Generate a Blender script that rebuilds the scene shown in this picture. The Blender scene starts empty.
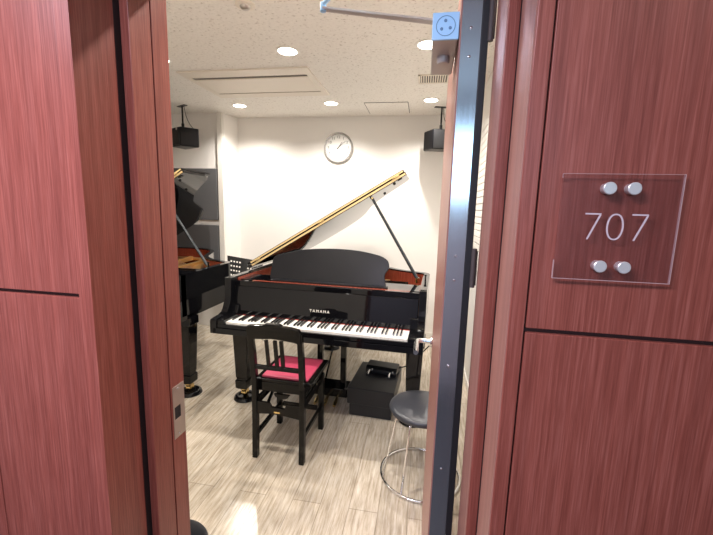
import bpy, bmesh, math, random
from mathutils import Vector, Matrix
random.seed(7)
SC = bpy.context.scene
COL = SC.collection
R = math.radians

# ------------------------------------------------------------------ camera
cam = bpy.data.cameras.new('camera')
cam_o = bpy.data.objects.new('camera', cam)
COL.objects.link(cam_o)
rot = Matrix(((0.9842371211, -0.0529882580, 0.1687291731),
              (0.1747951075, 0.1463098789, -0.9736734876),
              (0.0269065002, 0.9878186243, 0.1532658006)))
cam_o.matrix_world = Matrix.Translation((0, 0, 1.5)) @ rot.to_4x4()
cam.sensor_width = 36
cam.lens = 376 / 713 * 36
cam.clip_start = 0.02
SC.camera = cam_o

# ------------------------------------------------------------------ world and exposure
W = bpy.data.worlds.new('world')
SC.world = W
W.use_nodes = True
W.node_tree.nodes['Background'].inputs[0].default_value = (0.85, 0.92, 1.0, 1)
W.node_tree.nodes['Background'].inputs[1].default_value = 0.35
SC.view_settings.view_transform = 'Standard'
SC.view_settings.look = 'None'
SC.view_settings.gamma = 1
SC.view_settings.exposure = 0.1
SC.cycles.max_bounces = 10
SC.cycles.diffuse_bounces = 5
SC.cycles.glossy_bounces = 5
SC.cycles.sample_clamp_indirect = 6

DOWN_W = 57.0      # each ceiling downlight in the room
def area(name, loc, rotation, sx, sy, power, colour):
    l = bpy.data.lights.new(name, 'AREA')
    l.shape = 'RECTANGLE'; l.size = sx; l.size_y = sy; l.energy = power; l.color = colour
    o = bpy.data.objects.new(name, l); COL.objects.link(o)
    o.location = loc; o.rotation_euler = rotation
    return o
# corridor, out of view: assumed ceiling strips and assumed window daylight opposite the door
area('assumed_ceiling_light', (-1.0, -0.30, 2.36), (0, 0, 0), 1.2, 0.3, 63, (0.86, 0.82, 1.0))  # assumed strip, violet tint tuned for the pinkish left cladding
area('assumed_ceiling_light', (1.0, -0.15, 2.36), (0, 0, 0), 1.2, 0.3, 4, (1.0, 0.86, 0.74))  # assumed strip, kept weak and warm for the redder right cladding
area('assumed_window_light', (0.25, -1.24, 1.86), (R(90), 0, 0), 0.8, 0.48, 8, (0.45, 0.74, 1.0))  # assumed window, sized and tinted for the blue reflection on the steel edge

# ------------------------------------------------------------------ materials
def mat(name, base, rough=0.5, metal=0.0, coat=0.0, spec=0.5, emit=None, es=0.0, trans=0.0, ior=1.5):
    m = bpy.data.materials.new(name); m.use_nodes = True
    b = m.node_tree.nodes['Principled BSDF']
    b.inputs['Base Color'].default_value = (*base, 1)
    b.inputs['Roughness'].default_value = rough
    b.inputs['Metallic'].default_value = metal
    b.inputs['Coat Weight'].default_value = coat
    b.inputs['Specular IOR Level'].default_value = spec
    b.inputs['IOR'].default_value = ior
    b.inputs['Transmission Weight'].default_value = trans
    if emit:
        b.inputs['Emission Color'].default_value = (*emit, 1)
        b.inputs['Emission Strength'].default_value = es
    return m
def nodes(m): return m.node_tree.nodes, m.node_tree.links, m.node_tree.nodes['Principled BSDF']
def coords(m, scale, rotz=0):
    n, l, b = nodes(m)
    tc = n.new('ShaderNodeTexCoord'); mp = n.new('ShaderNodeMapping')
    mp.inputs['Scale'].default_value = scale; mp.inputs['Rotation'].default_value = (0, 0, rotz)
    l.new(tc.outputs['Object'], mp.inputs['Vector'])
    return mp
def ramp(m, src, stops):
    n, l, b = nodes(m)
    r = n.new('ShaderNodeValToRGB')
    while len(r.color_ramp.elements) < len(stops): r.color_ramp.elements.new(0.5)
    for e, (p, c) in zip(r.color_ramp.elements, stops):
        e.position = p; e.color = (*c, 1)
    l.new(src, r.inputs[0]); return r
def noise(m, scale, detail=4, rough=0.6, n_scale=1.0):
    n, l, b = nodes(m)
    t = n.new('ShaderNodeTexNoise'); t.inputs['Scale'].default_value = n_scale
    t.inputs['Detail'].default_value = detail; t.inputs['Roughness'].default_value = rough
    l.new(coords(m, scale).outputs[0], t.inputs['Vector']); return t
def mix(m, fac, a, b_, mode='MIX'):
    n, l, b = nodes(m)
    x = n.new('ShaderNodeMix'); x.data_type = 'RGBA'; x.blend_type = mode
    if isinstance(fac, (int, float)): x.inputs[0].default_value = fac
    else: l.new(fac, x.inputs[0])
    for i, v in ((6, a), (7, b_)):
        if isinstance(v, tuple): x.inputs[i].default_value = (*v, 1)
        else: l.new(v, x.inputs[i])
    return x.outputs[2]

def wood(name, dark, mid, light, rough=0.38, sc=1.0):
    m = mat(name, mid, rough, spec=0.35); n, l, b = nodes(m)
    g = noise(m, (420 * sc, 420 * sc, 9.0), 4, 0.6)
    r = ramp(m, g.outputs[0], ((0.30, dark), (0.50, mid), (0.72, light)))
    g2 = noise(m, (60 * sc, 60 * sc, 0.9), 3, 0.5)
    r2 = ramp(m, g2.outputs[0], ((0.3, (0.84, 0.80, 0.80)), (0.7, (1.10, 1.10, 1.10))))
    c = mix(m, 1.0, r.outputs[0], r2.outputs[0], 'MULTIPLY')
    l.new(c, b.inputs['Base Color'])
    bp = n.new('ShaderNodeBump'); bp.inputs['Strength'].default_value = 0.12; bp.inputs['Distance'].default_value = 0.001
    l.new(g.outputs[0], bp.inputs['Height']); l.new(bp.outputs[0], b.inputs['Normal'])
    return m

M = {}
M['wood'] = wood('mahogany', (0.190, 0.046, 0.032), (0.262, 0.070, 0.050), (0.335, 0.108, 0.082))
M['wood_edge'] = wood('mahogany_edge', (0.30, 0.135, 0.105), (0.34, 0.165, 0.13), (0.39, 0.20, 0.165))
M['groove'] = mat('groove_dark', (0.045, 0.014, 0.012), 0.7)
M['gap'] = mat('gap_seal_black', (0.006, 0.006, 0.008), 0.6)  # black of the door seal, also fills gaps in place of shade
M['wall'] = mat('white_wallcovering', (0.83, 0.805, 0.77), 0.75)
def _w():
    m = M['wall']; n, l, b = nodes(m)
    t = noise(m, (260, 260, 260), 2); bp = n.new('ShaderNodeBump')
    bp.inputs['Strength'].default_value = 0.15; bp.inputs['Distance'].default_value = 0.001
    l.new(t.outputs[0], bp.inputs['Height']); l.new(bp.outputs[0], b.inputs['Normal'])
_w()
M['trim'] = mat('white_trim', (0.80, 0.77, 0.72), 0.4)
M['ceil'] = mat('rock_wool_ceiling', (0.78, 0.72, 0.64), 0.9)
def _c():
    m = M['ceil']; n, l, b = nodes(m)
    t = noise(m, (55, 55, 55), 3, 0.55)
    r = ramp(m, t.outputs[0], ((0.31, (0.60, 0.56, 0.51)), (0.39, (0.85, 0.82, 0.77)), (0.70, (0.90, 0.87, 0.82))))
    l.new(r.outputs[0], b.inputs['Base Color'])
    bp = n.new('ShaderNodeBump'); bp.inputs['Strength'].default_value = 0.35; bp.inputs['Distance'].default_value = 0.004
    l.new(t.outputs[0], bp.inputs['Height']); l.new(bp.outputs[0], b.inputs['Normal'])
_c()
M['floor'] = mat('streaked_plank_floor', (0.5, 0.4, 0.3), 0.25)
def _f():
    m = M['floor']; n, l, b = nodes(m)
    mp = coords(m, (1, 1, 1), R(90))
    br = n.new('ShaderNodeTexBrick'); br.offset = 0.37; br.inputs['Scale'].default_value = 1
    br.inputs['Mortar Size'].default_value = 0.0022; br.inputs['Brick Width'].default_value = 1.22
    br.inputs['Row Height'].default_value = 0.148; br.inputs['Mortar Smooth'].default_value = 0.3
    br.inputs['Color1'].default_value = (0.80, 0.80, 0.80, 1); br.inputs['Color2'].default_value = (1, 1, 1, 1)
    br.inputs['Mortar'].default_value = (0.22, 0.19, 0.16, 1)
    l.new(mp.outputs[0], br.inputs['Vector'])
    s = noise(m, (72, 5.2, 1), 7, 0.72)
    r = ramp(m, s.outputs[0], ((0.30, (0.34, 0.275, 0.20)), (0.48, (0.575, 0.495, 0.385)), (0.66, (0.76, 0.70, 0.60))))
    s2 = noise(m, (6, 2.0, 1), 3, 0.5)
    r2 = ramp(m, s2.outputs[0], ((0.3, (0.82, 0.82, 0.82)), (0.7, (1.08, 1.08, 1.08))))
    c = mix(m, 1.0, r.outputs[0], r2.outputs[0], 'MULTIPLY')
    c = mix(m, 0.55, c, br.outputs['Color'], 'MULTIPLY')
    l.new(c, b.inputs['Base Color'])
    rr = ramp(m, s.outputs[0], ((0.3, (0.26,) * 3), (0.7, (0.14,) * 3)))
    l.new(rr.outputs[0], b.inputs['Roughness'])
    bp = n.new('ShaderNodeBump'); bp.inputs['Strength'].default_value = 0.15; bp.inputs['Distance'].default_value = 0.001
    l.new(s.outputs[0], bp.inputs['Height']); l.new(bp.outputs[0], b.inputs['Normal'])
_f()
M['carpet'] = mat('dark_grey_carpet', (0.06, 0.062, 0.068), 0.95)  # unseen corridor floor, toned for what the steel door edge reflects
M['black'] = mat('piano_black', (0.004, 0.004, 0.005), 0.04, coat=0.0, spec=0.36)
M['prop'] = mat('prop_lacquer', (0.075, 0.085, 0.095), 0.12, metal=0.5)
M['desk'] = mat('desk_black', (0.012, 0.012, 0.014), 0.30, spec=0.22)
M['chairblack'] = mat('chair_black', (0.005, 0.0045, 0.004), 0.14, spec=0.25)
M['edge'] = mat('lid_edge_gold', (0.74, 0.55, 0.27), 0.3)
M['inner'] = wood('inner_rim_mahogany', (0.14, 0.026, 0.016), (0.24, 0.048, 0.028), (0.32, 0.08, 0.05), 0.2)
M['sound'] = wood('spruce_soundboard', (0.50, 0.24, 0.07), (0.66, 0.36, 0.13), (0.75, 0.46, 0.2), 0.25)
M['plate'] = mat('iron_plate_gold', (0.72, 0.43, 0.16), 0.3, metal=0.7)
M['brass'] = mat('brass', (0.83, 0.62, 0.28), 0.18, metal=1)
M['chrome'] = mat('chrome', (0.86, 0.86, 0.86), 0.12, metal=1)
M['steel'] = mat('brushed_steel', (0.56, 0.58, 0.62), 0.22, metal=1)
def _s():
    m = M['steel']; n, l, b = nodes(m)
    t = noise(m, (900, 900, 6), 2)
    r = ramp(m, t.outputs[0], ((0.3, (0.13,) * 3), (0.7, (0.20,) * 3)))
    l.new(r.outputs[0], b.inputs['Roughness'])
_s()
M['stainless'] = mat('stainless', (0.60, 0.56, 0.52), 0.35, metal=1)
M['ivory'] = mat('white_key', (0.86, 0.84, 0.79), 0.15)
M['ebony'] = mat('black_key', (0.012, 0.011, 0.012), 0.2)
M['felt'] = mat('red_felt', (0.42, 0.05, 0.04), 0.9)
M['copper'] = mat('string_wire', (0.72, 0.50, 0.36), 0.3, metal=1)
M['pink'] = mat('rose_vinyl', (0.44, 0.050, 0.105), 0.35)
def _p():
    m = M['pink']; n, l, b = nodes(m)
    t = noise(m, (400, 400, 400), 2); bp = n.new('ShaderNodeBump')
    bp.inputs['Strength'].default_value = 0.2; bp.inputs['Distance'].default_value = 0.0006
    l.new(t.outputs[0], bp.inputs['Height']); l.new(bp.outputs[0], b.inputs['Normal'])
_p()
M['vinyl'] = mat('charcoal_vinyl', (0.035, 0.037, 0.045), 0.33)
M['boxm'] = mat('box_black', (0.012, 0.013, 0.016), 0.42)
M['rubber'] = mat('black_rubber', (0.01, 0.01, 0.01), 0.6)
M['panel'] = mat('grey_acoustic_fabric', (0.105, 0.105, 0.11), 0.95)
M['grill'] = mat('grey_speaker_grille', (0.015, 0.015, 0.016), 0.35, spec=0.3)
M['plastic_black'] = mat('black_plastic', (0.003, 0.003, 0.004), 0.30, spec=0.25)
M['ac'] = mat('cream_plastic', (0.80, 0.74, 0.65), 0.45)
M['slot'] = mat('slot_dark', (0.07, 0.055, 0.05), 0.6)
M['closer'] = mat('closer_grey_paint', (0.50, 0.46, 0.44), 0.4, metal=0.3)
M['cap'] = mat('pale_blue_cap', (0.42, 0.72, 1.0), 0.4)
M['capline'] = mat('cap_line', (0.14, 0.27, 0.45), 0.5)
M['lamp'] = mat('lamp_glow', (1, 1, 1), 0.5, emit=(1.0, 0.93, 0.82), es=14)
M['reflector'] = mat('lamp_reflector', (0.9, 0.88, 0.84), 0.3)
M['clockrim'] = mat('clock_rim', (0.45, 0.44, 0.43), 0.25, metal=0.8)
M['clockface'] = mat('clock_face', (0.86, 0.86, 0.84), 0.5)
M['ink'] = mat('ink', (0.05, 0.05, 0.05), 0.5)
M['white_lac'] = mat('lettering_white', (0.85, 0.82, 0.74), 0.3)
M['signink'] = mat('sign_number', (0.58, 0.47, 0.50), 0.35)
M['brushed'] = mat('standoff_steel', (0.80, 0.79, 0.77), 0.32, metal=0.6)
M['corrwall'] = mat('corridor_wallcovering', (0.44, 0.455, 0.48), 0.8)
M['acrylic'] = bpy.data.materials.new('clear_acrylic')
def _a():
    m = M['acrylic']; m.use_nodes = True; n = m.node_tree.nodes; l = m.node_tree.links
    n.clear()
    o = n.new('ShaderNodeOutputMaterial'); t = n.new('ShaderNodeBsdfTransparent'); g = n.new('ShaderNodeBsdfGlossy')
    t.inputs[0].default_value = (0.92, 0.90, 0.91, 1); g.inputs['Roughness'].default_value = 0.02
    x = n.new('ShaderNodeMixShader'); x.inputs[0].default_value = 0.045; l.new(t.outputs[0], x.inputs[1]); l.new(g.outputs[0], x.inputs[2])
    l.new(x.outputs[0], o.inputs[0])
_a()
M['acryl_edge'] = mat('acrylic_edge', (0.50, 0.34, 0.33), 0.15, spec=0.8)

# ------------------------------------------------------------------ mesh helpers
class MB:
    def __init__(s, xf=None): s.bm = bmesh.new(); s.xf = xf
    def _v(s, p):
        p = Vector(p)
        return s.bm.verts.new(s.xf @ p if s.xf else p)
    def box(s, a, b, mi=0):
        x0, y0, z0 = a; x1, y1, z1 = b
        v = [s._v(p) for p in ((x0,y0,z0),(x1,y0,z0),(x1,y1,z0),(x0,y1,z0),(x0,y0,z1),(x1,y0,z1),(x1,y1,z1),(x0,y1,z1))]
        for q in ((0,3,2,1),(4,5,6,7),(0,1,5,4),(1,2,6,5),(2,3,7,6),(3,0,4,7)):
            s.bm.faces.new([v[i] for i in q]).material_index = mi
        return s
    def hexa(s, lo, hi, mi=0):
        v = [s._v(p) for p in list(lo) + list(hi)]
        for q in ((0,3,2,1),(4,5,6,7),(0,1,5,4),(1,2,6,5),(2,3,7,6),(3,0,4,7)):
            s.bm.faces.new([v[i] for i in q]).material_index = mi
        return s
    def prism(s, pts, lo, hi, axis='z', mi=0, side_mi=None):
        def P(p, t):
            return {'z': (p[0], p[1], t), 'y': (p[0], t, p[1]), 'x': (t, p[0], p[1])}[axis]
        A = [s._v(P(p, lo)) for p in pts]; B = [s._v(P(p, hi)) for p in pts]
        s.bm.faces.new(A[::-1]).material_index = mi
        s.bm.faces.new(B).material_index = mi
        n = len(pts)
        for i in range(n):
            f = s.bm.faces.new((A[i], A[(i+1) % n], B[(i+1) % n], B[i])); f.material_index = mi if side_mi is None else side_mi
        return s
    def wallstrip(s, outer, inner, lo, hi, mi=0):       # open thick strip
        n = len(outer)
        g = [[s._v((*p, z)) for p in poly] for poly in (outer, inner) for z in (lo, hi)]
        OL, OH, IL, IH = g
        for i in range(n - 1):
            for q in ((OL[i], OL[i+1], OH[i+1], OH[i]), (IL[i+1], IL[i], IH[i], IH[i+1]), (OH[i], OH[i+1], IH[i+1], IH[i]), (OL[i+1], OL[i], IL[i], IL[i+1])):
                s.bm.faces.new(q).material_index = mi
        for i in (0, n - 1): s.bm.faces.new((OL[i], OH[i], IH[i], IL[i])).material_index = mi
        return s
    def tube(s, path, r, seg=10, closed=False, mi=0):
        path = [Vector(p) for p in path]; n = len(path)
        rs = r if isinstance(r, (list, tuple)) else [r] * n
        rings = []; up = None
        for i, p in enumerate(path):
            a = path[i-1] if (i or closed) else p; b = path[(i+1) % n] if (i < n-1 or closed) else p
            t = (b - a).normalized()
            if up is None: up = Vector((0, 0, 1)) if abs(t.z) < 0.9 else Vector((1, 0, 0))
            u = (up - t * up.dot(t)).normalized(); w = t.cross(u); up = u
            rings.append([s._v(p + (u * math.cos(2*math.pi*k/seg) + w * math.sin(2*math.pi*k/seg)) * rs[i]) for k in range(seg)])
        for i in range(n if closed else n - 1):
            A = rings[i]; B = rings[(i+1) % n]
            for k in range(seg):
                f = s.bm.faces.new((A[k], A[(k+1) % seg], B[(k+1) % seg], B[k])); f.smooth = True; f.material_index = mi
        if not closed:
            s.bm.faces.new(rings[0][::-1]).material_index = mi; s.bm.faces.new(rings[-1]).material_index = mi
        return s
    def lathe(s, prof, c=(0, 0, 0), seg=32, axis='z', mi=0, ymul=1.0, caps=True):
        rings = []
        def P(r, h, k):
            a = 2*math.pi*k/seg; x = r*math.cos(a); y = r*math.sin(a)*ymul
            q = {'z': (x, y, h), 'y': (x, h, y), 'x': (h, x, y)}[axis]
            return Vector(q) + Vector(c)
        for r, h in prof: rings.append([s._v(P(max(r, 1e-5), h, k)) for k in range(seg)])
        for A, B in zip(rings, rings[1:]):
            for k in range(seg):
                f = s.bm.faces.new((A[k], A[(k+1) % seg], B[(k+1) % seg], B[k])); f.smooth = True; f.material_index = mi
        if caps: s.bm.faces.new(rings[0][::-1]).material_index = mi; s.bm.faces.new(rings[-1]).material_index = mi
        return s
    def build(s, name, mats, parent=None, bevel=0, loc=None, rz=0, smooth=None, seg=2):
        bmesh.ops.recalc_face_normals(s.bm, faces=s.bm.faces)
        me = bpy.data.meshes.new(name); s.bm.to_mesh(me); s.bm.free()
        for m in (mats if isinstance(mats, (list, tuple)) else [mats]): me.materials.append(M[m])
        o = bpy.data.objects.new(name, me); COL.objects.link(o)
        if parent: o.parent = parent
        if loc: o.location = loc
        if rz: o.rotation_euler = (0, 0, rz)
        if smooth:
            me.shade_smooth(); me.set_sharp_from_angle(angle=R(smooth))
        if bevel:
            b = o.modifiers.new('bevel', 'BEVEL'); b.width = bevel; b.segments = seg; b.limit_method = 'ANGLE'; b.angle_limit = R(35)
        return o
def empty(name, loc=(0, 0, 0), rz=0):
    o = bpy.data.objects.new(name, None); COL.objects.link(o); o.location = loc; o.rotation_euler = (0, 0, rz)
    o.empty_display_size = 0.1
    return o
def tag(o, label, cat, group=None, kind=None):
    o['label'] = label; o['category'] = cat
    if group: o['group'] = group
    if kind: o['kind'] = kind
    return o
def st(o, label=None):
    o['kind'] = 'structure'
    if label: o['label'] = label
    return o
def copy_tree(o, parent=None, skip=()):
    c = o.copy(); COL.objects.link(c)
    if parent: c.parent = parent
    for ch in [x for x in COL.objects if x.parent == o]:
        if ch.name.split('.')[0] in skip: continue
        copy_tree(ch, c, skip)
    return c
def box(name, a, b, m, parent=None, bevel=0): return MB().box(a, b).build(name, m, parent, bevel)
def spline(pts, n=8):
    out = []; P = [Vector(p) for p in pts]
    P = [P[0] * 2 - P[1]] + P + [P[-1] * 2 - P[-2]]
    for i in range(1, len(P) - 2):
        for k in range(n):
            t = k / n; a, b, c, d = P[i-1:i+3]
            out.append(0.5 * ((2*b) + (c-a)*t + (2*a-5*b+4*c-d)*t*t + (3*b-a-3*c+d)*t**3))
    out.append(P[-2]); return out
def text_mesh(name, txt, size, m, mat_world, parent=None, extrude=0.0004, space=1.0):
    cu = bpy.data.curves.new(name, 'FONT'); cu.body = txt; cu.size = size; cu.extrude = extrude
    cu.align_x = 'CENTER'; cu.align_y = 'CENTER'; cu.space_character = space
    o = bpy.data.objects.new(name + '_tmp', cu); COL.objects.link(o)
    dg = bpy.context.evaluated_depsgraph_get(); me = bpy.data.meshes.new_from_object(o.evaluated_get(dg))
    bpy.data.objects.remove(o); bpy.data.curves.remove(cu)
    me.transform(mat_world); me.materials.clear(); me.materials.append(M[m])
    r = bpy.data.objects.new(name, me); COL.objects.link(r)
    if parent: r.parent = parent
    return r

# ------------------------------------------------------------------ room shell
ZC = 2.55
st(box('floor', (-3.9, 0.81, -0.05), (0.60, 4.60, 0), 'floor'))
st(box('ceiling', (-3.9, 0.95, ZC), (0.60, 4.60, ZC + 0.06), 'ceil'))
st(box('wall_back', (-2.28, 4.44, 0), (0.60, 4.60, ZC), 'wall'))
b = MB(); b.prism([(-3.9, 4.60), (-3.9, 4.19), (-2.33, 4.19), (-2.275, 4.44), (-2.275, 4.60)], 0, ZC)
st(b.build('wall_alcove', 'wall', bevel=0.006))
st(box('trim_2', (-2.40, 4.163, 0), (-2.335, 4.1895, ZC), 'trim', bevel=0.004), 'white vertical trim beside the grey acoustic panels')
st(box('wall_left', (-4.0, 0.95, 0), (-3.9, 4.60, ZC), 'wall'))
st(box('wall_right', (0.45, 0.95, 0), (0.60, 4.44, ZC), 'wall'))
# wall between room and corridor (core)
XL, XR, ZH = -0.666, 0.135, 2.04       # door opening
st(box('wall_front_left', (-3.9, 0.81, 0), (XL - 0.023, 0.95, ZC), 'wall'))
st(box('wall_front_right', (XR + 0.023, 0.81, 0), (2.6, 0.95, ZC), 'wall'))
st(box('wall_front_over_door', (XL - 0.023, 0.81, ZH + 0.023), (XR + 0.023, 0.95, ZC), 'wall'))
# skirting inside
st(box('baseboard_back', (-2.27, 4.43, 0), (0.45, 4.44, 0.06), 'trim'))
st(box('baseboard_right', (0.44, 0.96, 0), (0.45, 4.43, 0.06), 'trim'))

# corridor shell
st(box('corridor_floor', (-2.6, -1.3, -0.05), (2.6, 0.81, -0.001), 'carpet'), 'dark grey carpet floor of the corridor')
st(box('corridor_ceiling', (-2.6, -1.3, 2.40), (2.6, 0.785, 2.46), 'wall'))
st(box('wall_corridor_far', (-2.6, -1.36, 0), (2.6, -1.3, 2.4), 'corrwall'))
st(box('wall_corridor_left', (-2.66, -1.3, 0), (-2.6, 0.675, 2.4), 'corrwall'))
st(box('wall_corridor_right', (2.6, -1.3, 0), (2.66, 0.675, 2.4), 'corrwall'))
t = st(empty('window_corridor_assumed', (0.25, -1.3, 1.35)))  # unseen window, assumed from the blue reflection on the steel door edge
b = MB()
for a, c in (((-0.48, 0, 0.20), (-0.42, 0.04, 0.82)), ((0.42, 0, 0.20), (0.48, 0.04, 0.82)), ((-0.48, 0, 0.20), (0.48, 0.04, 0.26)), ((-0.48, 0, 0.76), (0.48, 0.04, 0.82))): b.box(a, c)
b.build('assumed_window_frame', 'trim', t)

# timber cladding of the corridor wall: panels with real grooves
YC, YR = 0.675, 0.785
GZ, GH = 1.299, 0.0042
def cladding(name, xs, lines, edge_x, side):
    """panels between vertical joints xs, split at the horizontal groove"""
    root = st(empty(name, (0, 0, 0)))
    box('backing', (min(xs[0], xs[-1]), YC + 0.009, 0), (max(xs[0], xs[-1]), YR, 2.40), 'groove', root)
    for a, c in zip(xs, xs[1:]):
        lo, hi = min(a, c), max(a, c)
        if lines:
            MB().box((lo + 0.0012, YC, 0), (hi - (0 if abs(hi + 0.7215) < 1e-6 else 0.0012), YC + 0.02, GZ - GH)).build('panel', 'wood', root, bevel=0.0012)
            MB().box((lo + 0.0012, YC, GZ + GH), (hi - (0 if abs(hi + 0.7215) < 1e-6 else 0.0012), YC + 0.02, 2.40)).build('panel', 'wood', root, bevel=0.0012)
    return root
wl = cladding('wall_cladding_left', [-2.6, -1.75, -0.993, -0.7215], True, 0, 0)
MB().box((-0.7215, YC, 0), (-0.689, YR, 2.40)).build('end_stile', 'wood', wl)
wr = cladding('wall_cladding_right', [2.6, 1.60, 0.665, 0.1845], True, 0, 0)
MB().box((0.157, YC, 0), (0.1828, YR, 2.40)).build('end_stile', 'wood', wr, bevel=0.0015)
MB().box((0.1555, YC + 0.003, 0), (0.157, YR, 2.40)).build('stile_edge', 'wood_edge', wr)
b = MB().box((-0.689, YC, 2.12), (0.157, YR, 2.40)); st(b.build('wall_cladding_over_door', 'wood'))

# door frame
fr = st(empty('trim_1', ((XL + XR) / 2, 0.81, 0)))
ox = -(XL + XR) / 2; oy = -0.81
def fb(name, a, c, m, bev=0.0012):
    return MB().box((a[0] + ox, a[1] + oy, a[2]), (c[0] + ox, c[1] + oy, c[2])).build(name, m, fr, bevel=bev)
fb('jamb', (XL - 0.022, 0.802, 0), (XL, 0.872, ZH), 'wood')
fb('jamb', (XL - 0.022, 0.876, 0), (XL, 0.935, ZH), 'wood')
fb('gap_filler', (XL - 0.022, 0.870, 0), (XL - 0.004, 0.878, ZH), 'gap', 0)  # black strip puts the shade of the jamb groove in as colour
fb('jamb', (XR, 0.802, 0), (XR + 0.022, 0.935, ZH), 'wood')
fb('jamb_face', (XR - 0.0008, 0.806, 0), (XR + 0.001, 0.930, ZH), 'wood_edge', 0)
fb('head', (XL - 0.022, 0.802, ZH), (XR + 0.022, 0.935, ZH + 0.022), 'wood')
fb('gap_filler', (XL - 0.045, 0.7852, 0), (XL - 0.0222, 0.8095, ZH), 'gap', 0)  # black filling gives this recess and its right twin their dark shade
fb('gap_filler', (XR + 0.0222, 0.7852, 0), (XR + 0.045, 0.8095, ZH), 'gap', 0)
# strike plate on the left jamb
sp = MB()
def S(y, z): return (y + oy, z)
x0 = XL + 0.0 + ox
for a, c in ((0.882, 0.932),):
    sp.box((x0 - 0.001, a + oy, 0.835), (x0 + 0.0015, c + oy, 0.893))
    sp.box((x0 - 0.001, a + oy, 0.930), (x0 + 0.0015, c + oy, 0.992))
    sp.box((x0 - 0.001, a + oy, 0.893), (x0 + 0.0015, a + 0.006 + oy, 0.930))
    sp.box((x0 - 0.001, c - 0.018 + oy, 0.893), (x0 + 0.0015, c + oy, 0.930))
spo = sp.build('strike_plate', 'stainless', fr, bevel=0.0005)
MB().box((x0 - 0.0008, 0.887 + oy, 0.893), (x0 + 0.0008, 0.915 + oy, 0.930)).build('latch_hole', 'gap', spo)
sc_ = MB()
for z in (0.845, 0.982):
    sc_.lathe([(0.0035, x0 + 0.001), (0.0035, x0 + 0.0024), (0.001, x0 + 0.003)], (0, 0.905 + oy, z), 12, 'x')
sc_.build('screw', 'chrome', spo)

# ------------------------------------------------------------------ door leaf, open into the room
DL, DT = 0.80, 0.046
door = st(empty('door_1', (0.058, 0.945, 0.008)))
door.rotation_euler = (0, 0, R(-0.9))
MB().box((0, 0.001, 0), (DT + 0.0, DL, ZH - 0.012)).build('door_leaf', 'wood_edge', door, bevel=0.001)
b = MB().box((0.0035, -0.0015, 0), (DT, 0.002, ZH - 0.012)); stp = b.build('edge_plate', 'steel', door)
b = MB()
for z in (1.90, 1.84, 1.385, 1.325, 1.10, 0.81):
    b.lathe([(0.0032, -0.0014), (0.0032, -0.0024), (0.0008, -0.0030)], (DT * 0.52, 0, z), 12, 'y')
b.build('screw', 'chrome', stp)
MB().box((DT + 0.0005, -0.004, 0), (DT + 0.017, 0.030, ZH - 0.012)).build('door_seal', 'gap', door, bevel=0.002)
# lever handle
b = MB().lathe([(0.024, 0), (0.026, -0.003), (0.024, -0.009), (0.012, -0.010)], (0, 0.735, 0.905), 24, 'x')
hnd = b.build('door_handle', 'chrome', door, smooth=40)
b = MB().tube(spline([(-0.006, 0.735, 0.905), (-0.05, 0.735, 0.905), (-0.066, 0.728, 0.905), (-0.070, 0.70, 0.903), (-0.070, 0.60, 0.897)], 5), 0.0105, 14)
b.build('lever', 'chrome', hnd, smooth=40)
# hinges
for z0, z1 in ((1.87, 1.985), (1.31, 1.405), (0.25, 0.36)):
    b = MB(); b.tube([(DT + 0.021, -0.002, z0), (DT + 0.021, -0.002, z1)], 0.0065, 14)
    b.box((DT + 0.017, -0.002, z0 + 0.005), (DT + 0.030, 0.0005, z1 - 0.005))
    b.build('hinge', 'slot', door, smooth=40)

# door closer: box on the door face, arm to the frame head
dc = tag(empty('door_closer', (0.0575, 0.950, 1.89)), 'grey door closer with pale blue end cap and arm, at top of the open door', 'door closer')
MB().box((-0.060, 0.006, 0), (-0.001, 0.235, 0.056)).build('body', 'closer', dc, bevel=0.003)
cp = MB().box((-0.061, 0, -0.001), (-0.001, 0.006, 0.057)).build('end_cap', 'cap', dc, bevel=0.0015)
b = MB()
ring = [(-0.031 + 0.021 * math.cos(a), -0.0006, 0.028 + 0.021 * math.sin(a)) for a in [k * math.pi / 16 for k in range(32)]]
b.tube(ring, 0.0007, 6, closed=True)
for a in (95, 215, 335):
    b.lathe([(0.0034, 0.0), (0.0034, -0.0012), (0.0026, -0.0016)], (-0.031 + 0.011 * math.cos(R(a)), 0, 0.028 + 0.011 * math.sin(R(a))), 12, 'y')
b.build('cap_marks', 'capline', cp)
b = MB().lathe([(0.016, 0.0), (0.016, -0.012), (0.013, -0.016), (0.006, -0.0165)], (-0.030, 0.105, 0), 24)
b.build('spindle', 'closer', dc, smooth=40)
b = MB().tube([(-0.030, 0.105, 0.056), (-0.030, 0.105, 0.078)], 0.010, 14)
b.hexa([(-0.030, 0.093, 0.078), (-0.030, 0.117, 0.078), (-0.345, 0.100, 0.122), (-0.345, 0.082, 0.122)],
       [(-0.030, 0.093, 0.084), (-0.030, 0.117, 0.084), (-0.345, 0.100, 0.128), (-0.345, 0.082, 0.128)])
b.build('arm', 'closer', dc, bevel=0.001)
b = MB().tube([(-0.345, 0.091, 0.118), (-0.345, 0.091, 0.140)], 0.008, 12)
b.tube([(-0.345, 0.091, 0.136), (-0.250, -0.01, 0.146)], 0.006, 10)
b.box((-0.275, -0.020, 0.138), (-0.225, 0.004, 0.150))
b.build('link_rod', 'cap', dc, bevel=0.001)

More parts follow.
